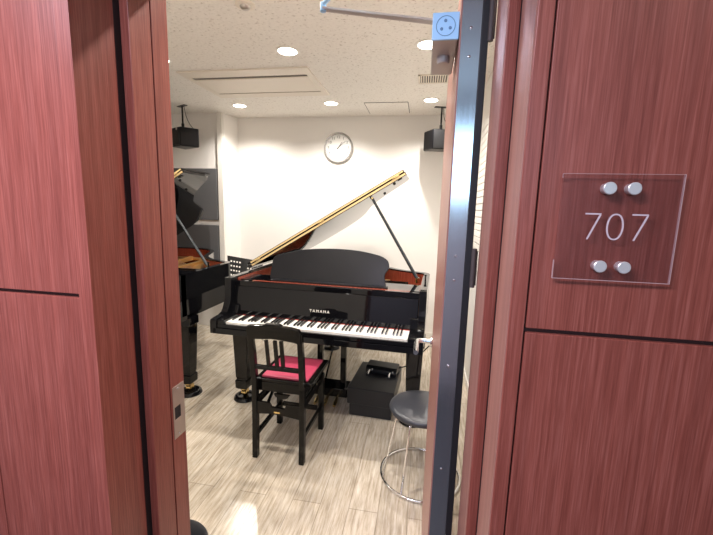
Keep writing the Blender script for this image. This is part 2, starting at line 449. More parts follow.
# ------------------------------------------------------------------ room number sign
sg = tag(empty('door_sign', (0.3030, YC, 1.40)), 'clear acrylic sign reading 707 held off the red wood wall by four steel studs', 'sign')
X0, X1, Z0, Z1, T = -0.0865, 0.0865, -0.004, 0.165, 0.004
YP = -0.010
MB().box((X0, YP, Z0), (X1, YP + T, Z1)).build('acrylic_plate', 'acrylic', sg)
b = MB(); e = 0.0009
b.box((X0 - e, YP, Z0 - e), (X1 + e, YP + T, Z0)); b.box((X1, YP, Z0), (X1 + e, YP + T, Z1 + e))
b.box((X0 - e, YP, Z0), (X0, YP + T, Z0 + 0.03)); b.box((X0, YP, Z1), (X1, YP + T * 0.25, Z1 + e * 0.6)); b.box((X0 + 0.0, YP, Z1 - 0.006), (X0 + e * 0.6, YP + T, Z1))
b.build('plate_edge', 'acryl_edge', sg)
for x, z in ((-0.0185, 0.143), (0.0165, 0.143), (-0.0185, 0.019), (0.0165, 0.019)):
    b = MB().lathe([(0.0085, 0), (0.0085, YP - 0.004), (0.0098, YP - 0.004), (0.0098, YP - 0.006), (0.0088, YP - 0.007), (0.001, YP - 0.007)], (x, 0, z), 28, 'y')
    b.build('standoff_stud', 'brushed', sg, smooth=40)
W7 = 0.0024
def seg2(bb, p, q, w=W7):
    p = Vector((p[0], p[1])); q = Vector((q[0], q[1])); d = (q - p).normalized(); nn = Vector((-d.y, d.x)) * w / 2
    bb.prism([tuple(p - nn), tuple(q - nn), tuple(q + nn), tuple(p + nn)], YP - 0.0012, YP, 'y')
DZ0, DZ1 = 0.062, 0.104
for i, (a, c) in enumerate(((-0.0475, -0.0245), (-0.0150, 0.0100), (0.0205, 0.0435))):
    b = MB()
    if i == 1:
        cx_, cz_ = (a + c) / 2, (DZ0 + DZ1) / 2
        pr = [((c - a) / 2 * math.copysign(abs(math.cos(t_)) ** 0.85, math.cos(t_)), (DZ1 - DZ0) / 2 * math.sin(t_)) for t_ in [k * math.pi / 20 for k in range(40)]]
        o_ = [(cx_ + x, cz_ + z) for x, z in pr]; i_ = [(cx_ + x * 0.81, cz_ + z * 0.89) for x, z in pr]
        A = [[b._v((p[0], y, p[1])) for p in q] for q in (o_, i_) for y in (YP - 0.0012, YP)]
        for k in range(40):
            k2 = (k + 1) % 40
            for q in ((A[0][k], A[0][k2], A[2][k2], A[2][k]), (A[1][k], A[1][k2], A[3][k2], A[3][k]), (A[0][k], A[0][k2], A[1][k2], A[1][k]), (A[2][k], A[2][k2], A[3][k2], A[3][k])): b.bm.faces.new(q)
    else:
        seg2(b, (a, DZ1 - W7 / 2), (c, DZ1 - W7 / 2)); seg2(b, (c - 0.001, DZ1 - W7), (a + 0.006, DZ0))
    b.build('digit', 'signink', sg)

# ------------------------------------------------------------------ ceiling fittings
def downlight(x, y, label):
    t = tag(empty('downlight', (x, y, ZC)), label, 'ceiling light', 'recessed downlights in the ceiling')
    MB().lathe([(0.062, 0.0), (0.078, 0.0), (0.080, -0.004), (0.074, -0.007), (0.064, -0.006), (0.062, 0.0)], (0, 0, 0), 36, caps=False).build('trim_ring', 'reflector', t, smooth=50)
    MB().lathe([(0.062, -0.0062), (0.030, -0.0068), (0.001, -0.007)], (0, 0, 0), 32).build('lamp_lens', 'lamp', t, smooth=50)
    l = bpy.data.lights.new('lamp_light', 'SPOT'); l.energy = DOWN_W; l.color = (1.0, 0.935, 0.86); l.spot_size = R(150); l.spot_blend = 0.75; l.shadow_soft_size = 0.02
    lo = bpy.data.objects.new('lamp_light', l); COL.objects.link(lo); lo.parent = t; lo.location = (0, 0, -0.075)
    return t
downlight(-0.97, 2.62, 'glowing recessed downlight in the ceiling in front of the air conditioner')
downlight(-1.975, 3.90, 'glowing recessed downlight behind the air conditioner, near the left wall corner')
downlight(-0.98, 3.89, 'glowing recessed downlight above the wall clock')
downlight(0.01, 3.85, 'glowing recessed downlight nearest the right ceiling speaker')
downlight(-0.03, 2.62, 'glowing recessed downlight half hidden behind the door closer')
downlight(-1.97, 2.66, 'glowing recessed downlight at left edge of the doorway, left of the air conditioner')
for (x, y) in ((-0.97, 1.34), (-0.05, 1.34)):  # row out of view, assumed from lamp spacing and the reveal shadow
    downlight(x, y, 'recessed downlight above the doorway inside the music room')

sd = tag(empty('ceiling_detector', (-0.985, 2.03, ZC)), 'small round white detector on the ceiling at top edge of the view', 'ceiling detector')
MB().lathe([(0.052, 0), (0.052, -0.006), (0.040, -0.010), (0.034, -0.010)], (0, 0, 0), 32).build('base', 'ac', sd, smooth=40)
MB().lathe([(0.030, -0.004), (0.028, -0.016), (0.018, -0.024), (0.001, -0.026)], (0, 0, 0), 24).build('sensor_dome', 'stainless', sd, smooth=50)

ac = tag(empty('air_conditioner', (-1.46, 3.25, ZC)), 'cream ceiling cassette air conditioner with two dark louvre slots', 'air conditioner')
ax0, ax1, ay0, ay1 = -0.55, 0.54, -0.345, 0.345
b = MB()
b.box((ax0, ay0, -0.012), (ax1, ay0 + 0.135, 0)); b.box((ax0, ay1 - 0.115, -0.012), (ax1, ay1, 0))
b.box((ax0, ay0 + 0.130, -0.0119), (ax0 + 0.045, ay1 - 0.11, 0)); b.box((ax1 - 0.05, ay0 + 0.130, -0.0119), (ax1, ay1 - 0.11, 0))
b.build('outer_frame', 'ac', ac)
MB().box((ax0 + 0.047, -0.160, -0.014), (ax1 - 0.052, 0.205, -0.001)).build('centre_panel', 'ac', ac, bevel=0.006)
for y in (-0.210, 0.205):
    s_ = MB().box((ax0 + 0.045, y, -0.006), (ax1 - 0.05, y + (0.050 if y < 0 else 0.025), -0.001)).build('air_slot', 'slot', ac)
    w = 0.050 if y < 0 else 0.025
    b = MB()
    for k in range(1):
        yy = y + w * (0.30 + 0.42 * k)
        b.hexa([(ax0 + 0.055, yy, -0.011), (ax1 - 0.06, yy, -0.011), (ax1 - 0.06, yy + 0.008, -0.007), (ax0 + 0.055, yy + 0.008, -0.007)],
               [(ax0 + 0.055, yy - 0.002, -0.009), (ax1 - 0.06, yy - 0.002, -0.009), (ax1 - 0.06, yy + 0.008, -0.0055), (ax0 + 0.055, yy + 0.008, -0.0055)])
    b.build('louvre', 'stainless', s_)

ht = tag(empty('ceiling_hatch', (-0.427, 4.115, ZC)), 'square access hatch in the ceiling between the clock and right speaker', 'access hatch')
MB().box((-0.22, -0.215, -0.003), (0.22, 0.215, 0)).build('hatch_frame', 'slot', ht)
MB().box((-0.214, -0.209, -0.005), (0.214, 0.209, -0.0005)).build('hatch_panel', 'ceil', ht)

vg = tag(empty('ceiling_vent', (0.02, 3.26, ZC)), 'small slatted ceiling vent beside the door closer', 'vent')
b = MB().box((-0.12, -0.10, -0.008), (0.12, -0.085, 0)); b.box((-0.12, 0.085, -0.008), (0.12, 0.10, 0)); b.box((-0.12, -0.10, -0.008), (-0.105, 0.10, 0)); b.box((0.105, -0.10, -0.008), (0.12, 0.10, 0))
b.build('vent_frame', 'ac', vg, bevel=0.001)
MB().box((-0.105, -0.085, -0.003), (0.105, 0.085, 0)).build('vent_backing', 'slot', vg)
b = MB()
for k in range(11): b.box((-0.100 + k * 0.0185, -0.085, -0.007), (-0.091 + k * 0.0185, 0.085, -0.003))
b.build('vent_slats', 'ac', vg)

# ------------------------------------------------------------------ loudspeakers on ceiling brackets
def speaker(loc, rz, label):
    t = tag(empty('ceiling_speaker', loc, rz), label, 'speaker', 'loudspeakers hung near the back wall')
    b = MB(); b.prism([(-0.15, 0.10), (-0.10, -0.09), (0.10, -0.09), (0.15, 0.10)], -0.098, 0.098, 'z')
    b.build('cabinet', 'plastic_black', t, bevel=0.012, seg=3)
    MB().box((-0.093, -0.101, -0.088), (0.093, -0.090, 0.088)).build('speaker_grille', 'grill' if 'grey' in label else 'plastic_black', t, bevel=0.003)
    MB().lathe([(0.014, -0.1015), (0.014, -0.104), (0.001, -0.1045)], (0.055, 0, 0.075), 16, 'y').build('badge', 'stainless', t)
    top = ZC - loc[2]
    b = MB(); b.box((-0.075, -0.02, top - 0.006), (0.075, 0.02, top)); b.tube([(0, 0, top), (0, 0, 0.10)], 0.009, 12); b.tube([(0, 0, 0.15), (0, 0, 0.096)], 0.015, 12)
    b.build('ceiling_bracket', 'plastic_black', t, smooth=40)
    b = MB().tube(spline([(0.02, 0.01, top), (0.035, 0.02, top - 0.10), (0.08, 0.03, 0.15), (0.10, 0.06, 0.10)], 6), 0.003, 6)
    b.build('cable', 'rubber', t)
    return t
speaker((-2.625, 3.87, 2.215), R(-28), 'black loudspeaker hanging above the left piano')
s2 = speaker((0.125, 4.12, 2.222), R(14), 'black loudspeaker with grey front hanging beside the open door')

# ------------------------------------------------------------------ acoustic panels on the alcove wall
for z0, z1, lab in ((1.325, 1.925, 'upper dark grey acoustic wall panel behind the left piano lid'), (0.66, 1.265, 'lower dark grey acoustic wall panel behind the left piano')):
    for x0, x1 in ((-3.40, -2.415),):
        o = MB().box((x0, -0.03, z0), (x1, 0.0, z1)).build('acoustic_panel', 'panel', bevel=0.004, loc=(0, 4.188, 0))
        tag(o, lab, 'acoustic panel')
# white slatted sound panel on the right wall, seen through the hinge gap
b = MB()
for k in range(22): b.box((-0.018, -0.7, 0.0 + k * 0.052), (0, 0.7, 0.046 + k * 0.052))
ob = b.build('slatted_panel', 'trim', loc=(0.446, 3.45, 1.05), bevel=0.002)
tag(ob, 'white slatted wall panel seen through the gap beside the door hinges', 'wall panel')

# ------------------------------------------------------------------ wall clock
ck = tag(empty('wall_clock', (-1.018, 4.44, 2.20)), 'round wall clock with grey rim and white face', 'clock')
MB().lathe([(0.150, -0.002), (0.168, -0.002), (0.172, -0.022), (0.164, -0.036), (0.153, -0.034), (0.150, -0.022), (0.150, -0.002)], (0, 0, 0), 64, 'y', caps=False).build('clock_rim', 'clockrim', ck, smooth=50)
cf = MB().lathe([(0.151, -0.003), (0.151, -0.020), (0.001, -0.0202)], (0, 0, 0), 64, 'y').build('clock_face', 'clockface', ck, smooth=40)
for h in range(1, 13):
    a = R(90 - h * 30); mw = Matrix.Translation((0.118 * math.cos(a), -0.0212, 0.118 * math.sin(a))) @ Matrix.Rotation(R(90), 4, 'X')
    text_mesh('numeral', str(h), 0.042, 'ink', mw, cf)
b = MB()
for k in range(60):
    a = R(6 * k); L = 0.006 if k % 5 else 0.010
    b.tube([(0.146 * math.cos(a), -0.0208, 0.146 * math.sin(a)), ((0.146 - L) * math.cos(a), -0.0208, (0.146 - L) * math.sin(a))], 0.0009, 4)
b.build('minute_marks', 'ink', cf)
def hand(name, deg, L, w, y):
    a = R(90 - deg); d = Vector((math.cos(a), math.sin(a))); n_ = Vector((-d.y, d.x)); p0 = -d * 0.02; p1 = d * L
    q = [tuple(p0 - n_ * w), tuple(p1 - n_ * w * 0.5), tuple(p1 + n_ * w * 0.5), tuple(p0 + n_ * w)]
    MB().prism(q, y - 0.002, y, 'y').build(name, 'ink', ck)
hand('hour_hand', 36, 0.075, 0.005, -0.024); hand('minute_hand', 50, 0.112, 0.003, -0.027)

# ------------------------------------------------------------------ grand piano
PW = 0.715           # half width
PLN = 1.86
TOP = 0.99
def outline(y0, off=0.0, n=10):
    """outer edge of the case from front left round the tail to front right, off = inset"""
    w = PW
    mid = [(-w, 0.9), (-w, 1.50), (-w + 0.005, 1.70), (-w + 0.05, 1.82), (-w + 0.16, 1.885), (-0.38, 1.90), (-0.22, 1.895), (-0.06, 1.845), (0.06, 1.74), (0.15, 1.60),
           (0.22, 1.43), (0.31, 1.23), (0.45, 1.08), (0.60, 1.005), (0.685, 0.965), (w, 0.90), (w, 0.80), (w, 0.70)]
    raw = [(-w, y0)] + [p for p in mid if p[1] > y0] + [(w, y0)]
    P = [raw[0]] + [tuple(p) for p in spline(raw[1:-1], n)] + [raw[-1]]
    P = [Vector(p) for p in P]; out = []
    for i, p in enumerate(P):
        a = P[max(i-1, 0)]; c = P[min(i+1, len(P)-1)]; t_ = (c - a).normalized(); nn = Vector((t_.y, -t_.x))
        out.append(p + nn * off)
    return out
def flat(name, poly, lo, hi, m, parent, bevel=0, side=None):
    b = MB(); b.prism([tuple(p) for p in poly], lo, hi, 'z', 0, 1 if side else None)
    return b.build(name, [m, side] if side else m, parent, bevel)
def y_clip(poly, y0, y1=9):      # outlines run left->tail->right; keep their part behind y0
    return [p for p in poly if y0 <= p.y <= y1]

gp = tag(empty('grand_piano', (-0.675, 2.225, 0), R(-2.2)), 'black grand piano with white keys and music desk, in the middle of the room', 'piano', 'black grand pianos')
YRM = 0.20           # rim starts here, arms in front of it
oo = outline(YRM); ii = outline(YRM, 0.045)
MB().wallstrip([tuple(p) for p in oo], [tuple(p) for p in ii], 0.675, TOP).build('rim', 'black', gp, smooth=30)
o2 = outline(YRM + 0.10, 0.0452); i2 = outline(YRM + 0.10, 0.052)
MB().wallstrip([tuple(p) for p in o2], [tuple(p) for p in i2], 0.80, TOP - 0.012).build('inner_rim', 'inner', gp, smooth=30)
flat('soundboard', outline(0.40, 0.046), 0.775, 0.790, 'sound', gp)
MB().prism([tuple(p) for p in outline(0.0, 0.02)], 0.640, 0.680, 'z').build('keybed', 'black', gp, bevel=0.003)
# iron plate: border plus struts
pl_o = outline(0.52, 0.055); pl_i = outline(0.52, 0.15)
b = MB(); b.wallstrip([tuple(p) for p in pl_o], [tuple(p) for p in pl_i], 0.862, 0.880)
b.box((-0.655, 0.50, 0.862), (0.655, 0.72, 0.880))
for (xa, ya, xb, yb, w) in ((-0.42, 0.7, -0.52, 1.68, 0.02), (-0.12, 0.7, -0.22, 1.74, 0.02), (0.14, 0.7, 0.08, 1.50, 0.02), (0.40, 0.7, 0.36, 1.00, 0.02)):
    b.hexa([(xa - w, ya, 0.86), (xa + w, ya, 0.86), (xb + w, yb, 0.86), (xb - w, yb, 0.86)], [(xa - w, ya, 0.905), (xa + w, ya, 0.905), (xb + w, yb, 0.905), (xb - w, yb, 0.905)])
b.build('iron_plate', 'plate', gp, bevel=0.002)
b = MB()
for k in range(90):
    x = -0.62 + k * 1.24 / 89; far = 1.70 - max(0, (x + 0.35)) * 1.02 if x > -0.35 else 1.68
    far = max(min(far, 1.70), 0.86); dx = -0.06 if x > -0.3 else 0.12
    b.tube([(x, 0.60, 0.893), (x + dx * (far - 0.6), far, 0.893)], 0.0012, 4)
tag_s = b.build('strings', 'copper', gp); tag_s['kind'] = 'stuff'
b = MB()
for r_ in range(3):
    for k in range(60): b.tube([(-0.62 + k * 0.021 + r_ * 0.006, 0.545 + r_ * 0.03, 0.878), (-0.62 + k * 0.021 + r_ * 0.006, 0.545 + r_ * 0.03, 0.905)], 0.0035, 6)
o = b.build('tuning_pins', 'chrome', gp); o['kind'] = 'stuff'
b = MB().box((-0.60, 0.80, 0.896), (0.55, 0.825, 0.93)); b.build('damper_rail', 'black', gp, bevel=0.003)
# key arms (cheeks): profile in y-z, rising in a scroll to the full rim height
prof = [(0.0, 0.640), (0.0, 0.725), (0.006, 0.737), (0.05, 0.742), (0.10, 0.745), (0.135, 0.755), (0.155, 0.775), (0.168, 0.80), (0.182, 0.83), (0.19, 0.86), (0.195, 0.93), (0.20, TOP), (0.26, TOP), (0.26, 0.640)]
for s in (-1, 1):
    b = MB(); xa, xb = sorted((s * PW, s * (PW - 0.048)))
    b.prism(prof, xa, xb, 'x'); b.build('key_arm', 'black', gp, bevel=0.004)
    xa, xb = sorted((s * (PW - 0.048), s * 0.619))
    b = MB(); b.prism([(0.012, 0.680), (0.012, 0.728), (0.02, 0.735), (0.19, 0.738), (0.215, 0.79), (0.232, 0.80), (0.232, 0.680)], xa, xb, 'x'); b.build('key_block', 'black', gp, bevel=0.003)
MB().box((-0.667, 0.010, 0.680), (0.667, 0.028, 0.706)).build('keyslip', 'black', gp, bevel=0.003)
# keyboard
kb = MB().box((-0.617, 0.028, 0.680), (0.617, 0.225, 0.694)).build('keyboard', 'ebony', gp)
WK = 1.232 / 52
wm = MB().box((-WK/2 + 0.0005, 0.035, 0.696), (WK/2 - 0.0005, 0.212, 0.718)).build('white_key', 'ivory', kb, bevel=0.0012)
wm.location = (-0.616 + WK/2, 0, 0)
for i in range(1, 52):
    c = wm.copy(); COL.objects.link(c); c.location = (-0.616 + WK * (i + 0.5), 0, 0)
bk = MB(); bk.hexa([(-0.0055, 0.082, 0.718), (0.0055, 0.082, 0.718), (0.0055, 0.214, 0.718), (-0.0055, 0.214, 0.718)], [(-0.0045, 0.088, 0.730), (0.0045, 0.088, 0.730), (0.0045, 0.214, 0.730), (-0.0045, 0.214, 0.730)])
bk = bk.build('black_key', 'ebony', kb, bevel=0.001)
first = True
for i in range(51):
    note = (i + 5) % 7          # A=5 of C-major order 0..6
    if note in (0, 1, 3, 4, 5):
        if first: c = bk; first = False
        else: c = bk.copy(); COL.objects.link(c)
        c.location = (-0.616 + WK * (i + 1), 0, 0)
MB().box((-0.617, 0.214, 0.712), (0.617, 0.222, 0.720)).build('felt_strip', 'felt', gp)
# fallboard (open), slightly leaning back
fz0, fz1, fy0, fy1 = 0.722, 0.925, 0.222, 0.262
fbm = MB(); fbm.prism([(fy0, fz0), (fy0, fz0 + 0.03), (fy1 - 0.008, fz1), (fy1 + 0.012, fz1), (fy1 + 0.012, fz0)], -0.664, 0.664, 'x')
fbo = fbm.build('fallboard', 'black', gp, bevel=0.004)
lean = math.atan2(fy1 - 0.008 - fy0, fz1 - fz0 - 0.03)
mw = Matrix.Translation((-0.012, 0.2272, 0.791)) @ Matrix.Rotation(-lean, 4, 'X') @ Matrix.Rotation(R(90), 4, 'X')
text_mesh('lettering', 'YAMAHA', 0.028, 'white_lac', mw, fbo, 0.0012, 1.42)
# nameboard rail above the fallboard and shelf carrying the desk
MB().box((-0.667, 0.262, 0.92), (0.667, 0.29, 0.962)).build('top_rail', 'black', gp, bevel=0.004)
MB().box((-0.667, 0.325, 0.945), (0.667, 0.56, 0.960)).build('desk_shelf', 'black', gp, bevel=0.003)
MB().box((-0.55, 0.292, 0.950), (0.60, 0.324, 0.9615)).build('slot_reflection', 'inner', gp)  # reddish strip stands in for the reflection in this slot
# music desk
top = [(-0.43, 0.0), (-0.435, 0.03), (-0.43, 0.10), (-0.425, 0.155), (-0.40, 0.178), (-0.35, 0.195), (-0.20, 0.232), (0.0, 0.250), (0.20, 0.247), (0.36, 0.222), (0.425, 0.195), (0.447, 0.165), (0.448, 0.125), (0.430, 0.095), (0.424, 0.065), (0.432, 0.03), (0.440, 0.0)]
pts = [top[0]] + [tuple(p) for p in spline(top[1:-1], 5)] + [top[-1]]
xf = Matrix.Translation((-0.012, 0.375, 0.968)) @ Matrix.Rotation(R(-17), 4, 'X')
b = MB(xf); b.prism(pts, -0.009, 0.009, 'y'); md = b.build('music_desk', 'desk', gp, bevel=0.003)
b = MB(); b.box((-0.43, 0.335, 0.960), (0.44, 0.385, 0.972)); b.build('desk_ledge', 'desk', md, bevel=0.003)
b = MB()
for x in (-0.25, 0.25): b.tube([(x, 0.43, 1.12), (x, 0.53, 0.962)], 0.005, 8)
b.build('desk_strut', 'brass', md)
# lid: hinged along the bass side, opened
YLD = 0.575; HX = -PW + 0.0
xf = Matrix.Translation((HX - 0.004, 0, TOP + 0.012)) @ Matrix.Rotation(R(-31.3), 4, 'Y') @ Matrix.Translation((-HX, 0, 0))
lid_poly = [Vector((-PW - 0.008, YLD))] + y_clip(outline(YLD, -0.012), YLD + 0.01) + [Vector((PW + 0.018, YLD))]
LT = 0.022
b = MB(xf); b.prism([tuple(p) for p in lid_poly], 0, LT, 'z'); lid = b.build('lid', 'black', gp, bevel=0.003, smooth=None)
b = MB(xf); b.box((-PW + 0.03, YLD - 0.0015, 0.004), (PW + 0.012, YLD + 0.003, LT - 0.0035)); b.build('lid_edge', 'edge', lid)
# folded front flap lying on top of the main lid
b = MB(xf); b.box((-PW + 0.0, YLD + 0.004, LT + 0.004), (PW + 0.012, YLD + 0.42, LT + 0.024)); fl = b.build('lid_flap', 'black', lid, bevel=0.003)
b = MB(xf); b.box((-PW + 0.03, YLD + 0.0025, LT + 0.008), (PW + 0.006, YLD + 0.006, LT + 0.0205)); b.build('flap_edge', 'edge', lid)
for x in (-0.62, 0.0, 0.655):
    b = MB(xf); b.tube([(x - 0.03, YLD - 0.002, LT + 0.002), (x + 0.03, YLD - 0.002, LT + 0.002)], 0.004, 8)
    b.build('flap_hinge', 'brass', lid)
b = MB(xf)
b.box((0.655, YLD + 0.02, -0.004), (0.69, YLD + 0.05, 0)); b.build('lid_buffer', 'rubber', lid)
for (x, y) in ((0.62, 0.09), (0.50, 0.32)):
    b = MB(xf); b.lathe([(0.011, 0), (0.010, -0.008), (0.004, -0.010)], (x, YLD + y, 0), 14); b.build('lid_buffer', 'rubber', lid)
# prop stick
pb = Vector((0.625, 0.70, TOP - 0.01)); ptop = xf @ Vector((0.425, YLD + 0.07, -0.004))
b = MB(); b.tube([pb, pb.lerp(ptop, 0.35), ptop], [0.013, 0.012, 0.010], 8); ps = b.build('prop_stick', 'prop', gp, smooth=40)
b = MB(); b.tube([pb + Vector((0, 0, -0.03)), pb + Vector((0, 0, 0.01))], 0.016, 12); b.build('prop_cup', 'brass', ps, smooth=40)
b = MB(); b.tube([ptop + Vector((0, 0, -0.012)), ptop], 0.013, 10); b.build('prop_cup', 'brass', ps, smooth=40)
MB().tube([(0.69, 0.60, TOP), (0.69, 0.60, TOP + 0.03), (0.69, 0.60, TOP + 0.045)], [0.006, 0.006, 0.012], 10).build('prop_pin', 'black', gp, smooth=40)
# legs
def leg(x, y):
    b = MB()
    def sq(h, z): return [(x - h, y - h, z), (x + h, y - h, z), (x + h, y + h, z), (x - h, y + h, z)]
    zs = [(0.066, 0.645), (0.066, 0.585), (0.058, 0.575), (0.045, 0.195), (0.041, 0.190), (0.041, 0.178), (0.050, 0.170), (0.048, 0.110), (0.036, 0.098)]
    for (h1, z1), (h2, z2) in zip(zs, zs[1:]): b.hexa(sq(h2, z2), sq(h1, z1))
    bmesh.ops.remove_doubles(b.bm, verts=b.bm.verts, dist=0.0001)
    L = b.build('leg', 'black', gp, bevel=0.002)
    b = MB(); b.lathe([(0.030, 0.100), (0.030, 0.088), (0.022, 0.080), (0.020, 0.068)], (x, y, 0), 20)
    b.box((x - 0.024, y - 0.006, 0.045), (x - 0.017, y + 0.03, 0.082)); b.box((x + 0.017, y - 0.006, 0.045), (x + 0.024, y + 0.03, 0.082))
    b.lathe([(0.028, -0.015), (0.031, -0.012), (0.031, 0.012), (0.028, 0.015)], (x, y + 0.018, 0.053), 24, 'x')
    b.build('caster', 'brass', L, smooth=40)
LEGS = ((-0.652, 0.33), (0.652, 0.33), (-0.30, 1.56))
for x, y in LEGS: leg(x, y)
# lyre
ly = MB(); ly.box((-0.135, 0.47, 0.60), (0.135, 0.60, 0.645)); ly.box((-0.155, 0.45, 0.585), (0.155, 0.62, 0.602)); ly = ly.build('pedal_lyre', 'black', gp, bevel=0.004)
for s in (-1, 1):
    MB().box((s * 0.095 - 0.022, 0.515, 0.115), (s * 0.095 + 0.022, 0.555, 0.60)).build('lyre_post', 'black', ly, bevel=0.004)
    MB().tube([(s * 0.07, 0.60, 0.12), (s * 0.03, 0.95, 0.64)], 0.007, 8).build('lyre_brace', 'black', ly)
MB().box((-0.145, 0.455, 0.050), (0.145, 0.615, 0.120)).build('pedal_box', 'black', ly, bevel=0.006)
for x in (-0.075, 0, 0.075):
    b = MB(); b.tube([(x, 0.47, 0.062), (x, 0.42, 0.058), (x, 0.37, 0.046), (x, 0.335, 0.040)], [0.008, 0.010, 0.014, 0.010], 12)
    b.build('pedal', 'brass', ly, smooth=40)

gp2 = copy_tree(gp, skip=('keyboard', 'felt_strip'))
gp2.location = (-2.428, 2.225, 0); gp2.rotation_euler = (0, 0, 0)
gp2['label'] = 'black grand piano with open lid cut off by the left door jamb'

# caster cups
cup = MB().lathe([(0.086, 0), (0.090, 0.004), (0.082, 0.026), (0.066, 0.034), (0.054, 0.032), (0.050, 0.0215), (0.001, 0.0215)], (0, 0, 0), 32).build('caster_cup', 'black', smooth=45)
CL = {0: 'round black caster cup under the left front leg of the middle piano', 1: 'round black caster cup under the middle piano right front leg, behind the box', 2: 'round black caster cup under the tail leg of the middle piano',
      3: 'round black caster cup under the left piano leg next to the door jamb', 4: 'round black caster cup under the tail leg of the left piano'}
fstc = True
k = 0
for (lx, ly_, a, legs_) in ((-0.675, 2.225, R(-2.2), (0, 1, 2)), (-2.428, 2.225, 0, (1, 2))):
    for li in legs_:
        x, y = LEGS[li][0], LEGS[li][1] + 0.018
        c = cup if fstc else cup.copy()
        if not fstc: COL.objects.link(c)
        fstc = False
        c.location = (lx + x * math.cos(a) - y * math.sin(a), ly_ + x * math.sin(a) + y * math.cos(a), 0)
        tag(c, CL[k], 'caster cup', 'caster cups under the piano legs'); k += 1

# ------------------------------------------------------------------ piano chair (back towards the camera)
pc = tag(empty('piano_chair', (-0.775, 2.14, 0), R(-1.5)), 'black wooden piano chair with slatted back and rose pink seat', 'chair')
hw = 0.163
for s in (-1, 1):
    pf = [(-0.205, 0.0), (-0.168, 0.0), (-0.165, 0.25), (-0.168, 0.47), (-0.190, 0.66), (-0.222, 0.80), (-0.245, 0.80), (-0.236, 0.80), (-0.222, 0.66), (-0.202, 0.47), (-0.198, 0.25)]
    pf = [(-0.210, 0.0), (-0.172, 0.0), (-0.166, 0.25), (-0.168, 0.47), (-0.192, 0.66), (-0.224, 0.815), (-0.252, 0.815), (-0.228, 0.66), (-0.206, 0.47), (-0.204, 0.25)]
    b = MB(); xa, xb = sorted((s * hw, s * (hw - 0.032))); b.prism(pf, xa, xb, 'x'); b.build('rear_leg', 'chairblack', pc, bevel=0.004)
    b = MB(); xa, xb = sorted((s * (hw + 0.005), s * (hw - 0.030))); b.box((xa, 0.165, 0), (xb, 0.200, 0.405)); b.build('front_leg', 'chairblack', pc, bevel=0.004)
# crest rail
cr = [(-0.158, 0.745), (-0.158, 0.815), (-0.150, 0.835), (-0.105, 0.842), (-0.055, 0.846), (-0.04, 0.856), (0.04, 0.856), (0.055, 0.846), (0.105, 0.842), (0.150, 0.833), (0.158, 0.815), (0.158, 0.745), (0.11, 0.755), (0.0, 0.765), (-0.11, 0.755)]
xf = Matrix.Translation((0, -0.205, 0.012)) @ Matrix(((1, 0, 0, 0), (0, 1, -0.205, 0.123), (0, 0, 1, 0), (0, 0, 0, 1)))
b = MB(xf); b.prism([(x, z) for x, z in cr], -0.020, 0.012, 'y'); b.build('crest_rail', 'chairblack', pc, bevel=0.004)
MB().box((-0.132, -0.216, 0.572), (0.132, -0.194, 0.596)).build('lower_back_rail', 'chairblack', pc, bevel=0.003)
for x, w in ((-0.052, 0.010), (0.0, 0.011), (0.037, 0.011)):
    b = MB(); b.hexa([(x - w, -0.212, 0.59), (x + w, -0.212, 0.59), (x + w, -0.198, 0.59), (x - w, -0.198, 0.59)], [(x - w, -0.243, 0.762), (x + w, -0.243, 0.762), (x + w, -0.228, 0.762), (x - w, -0.228, 0.762)])
    b.build('back_slat', 'chairblack', pc, bevel=0.002)
# seat: frame board with pink cushion inset
MB().box((-0.160, -0.166, 0.474), (0.195, 0.205, 0.494)).build('seat_frame', 'chairblack', pc, bevel=0.005)
b = MB().box((-0.125, -0.150, 0.492), (0.165, 0.172, 0.508)); b.build('seat_cushion', 'pink', pc, bevel=0.008, seg=3)
# aprons
MB().box((-0.150, -0.166, 0.417), (0.160, -0.146, 0.474)).build('seat_apron', 'chairblack', pc, bevel=0.003)
MB().box((-0.150, 0.185, 0.417), (0.160, 0.198, 0.474)).build('seat_apron', 'chairblack', pc, bevel=0.003)
for s in (-1, 1):
    MB().box((s * 0.145 - 0.009, -0.15, 0.417), (s * 0.145 + 0.009, 0.19, 0.474)).build('side_apron', 'chairblack', pc, bevel=0.003)
    MB().box((s * 0.142 - 0.009, -0.175, 0.330), (s * 0.142 + 0.009, 0.17, 0.375)).build('side_rail', 'chairblack', pc, bevel=0.003)
    MB().box((s * 0.142 - 0.009, -0.175, 0.135), (s * 0.142 + 0.009, 0.17, 0.165)).build('side_stretcher', 'chairblack', pc, bevel=0.003)
    b = MB(); b.hexa([(s * 0.118 - 0.008, -0.13, 0.27), (s * 0.118 + 0.008, -0.13, 0.27), (s * 0.118 + 0.008, -0.10, 0.27), (s * 0.118 - 0.008, -0.10, 0.27)],
                     [(s * 0.118 - 0.008, 0.10, 0.41), (s * 0.118 + 0.008, 0.10, 0.41), (s * 0.118 + 0.008, 0.14, 0.41), (s * 0.118 - 0.008, 0.14, 0.41)])
    b.build('height_bar', 'chairblack', pc, bevel=0.002)
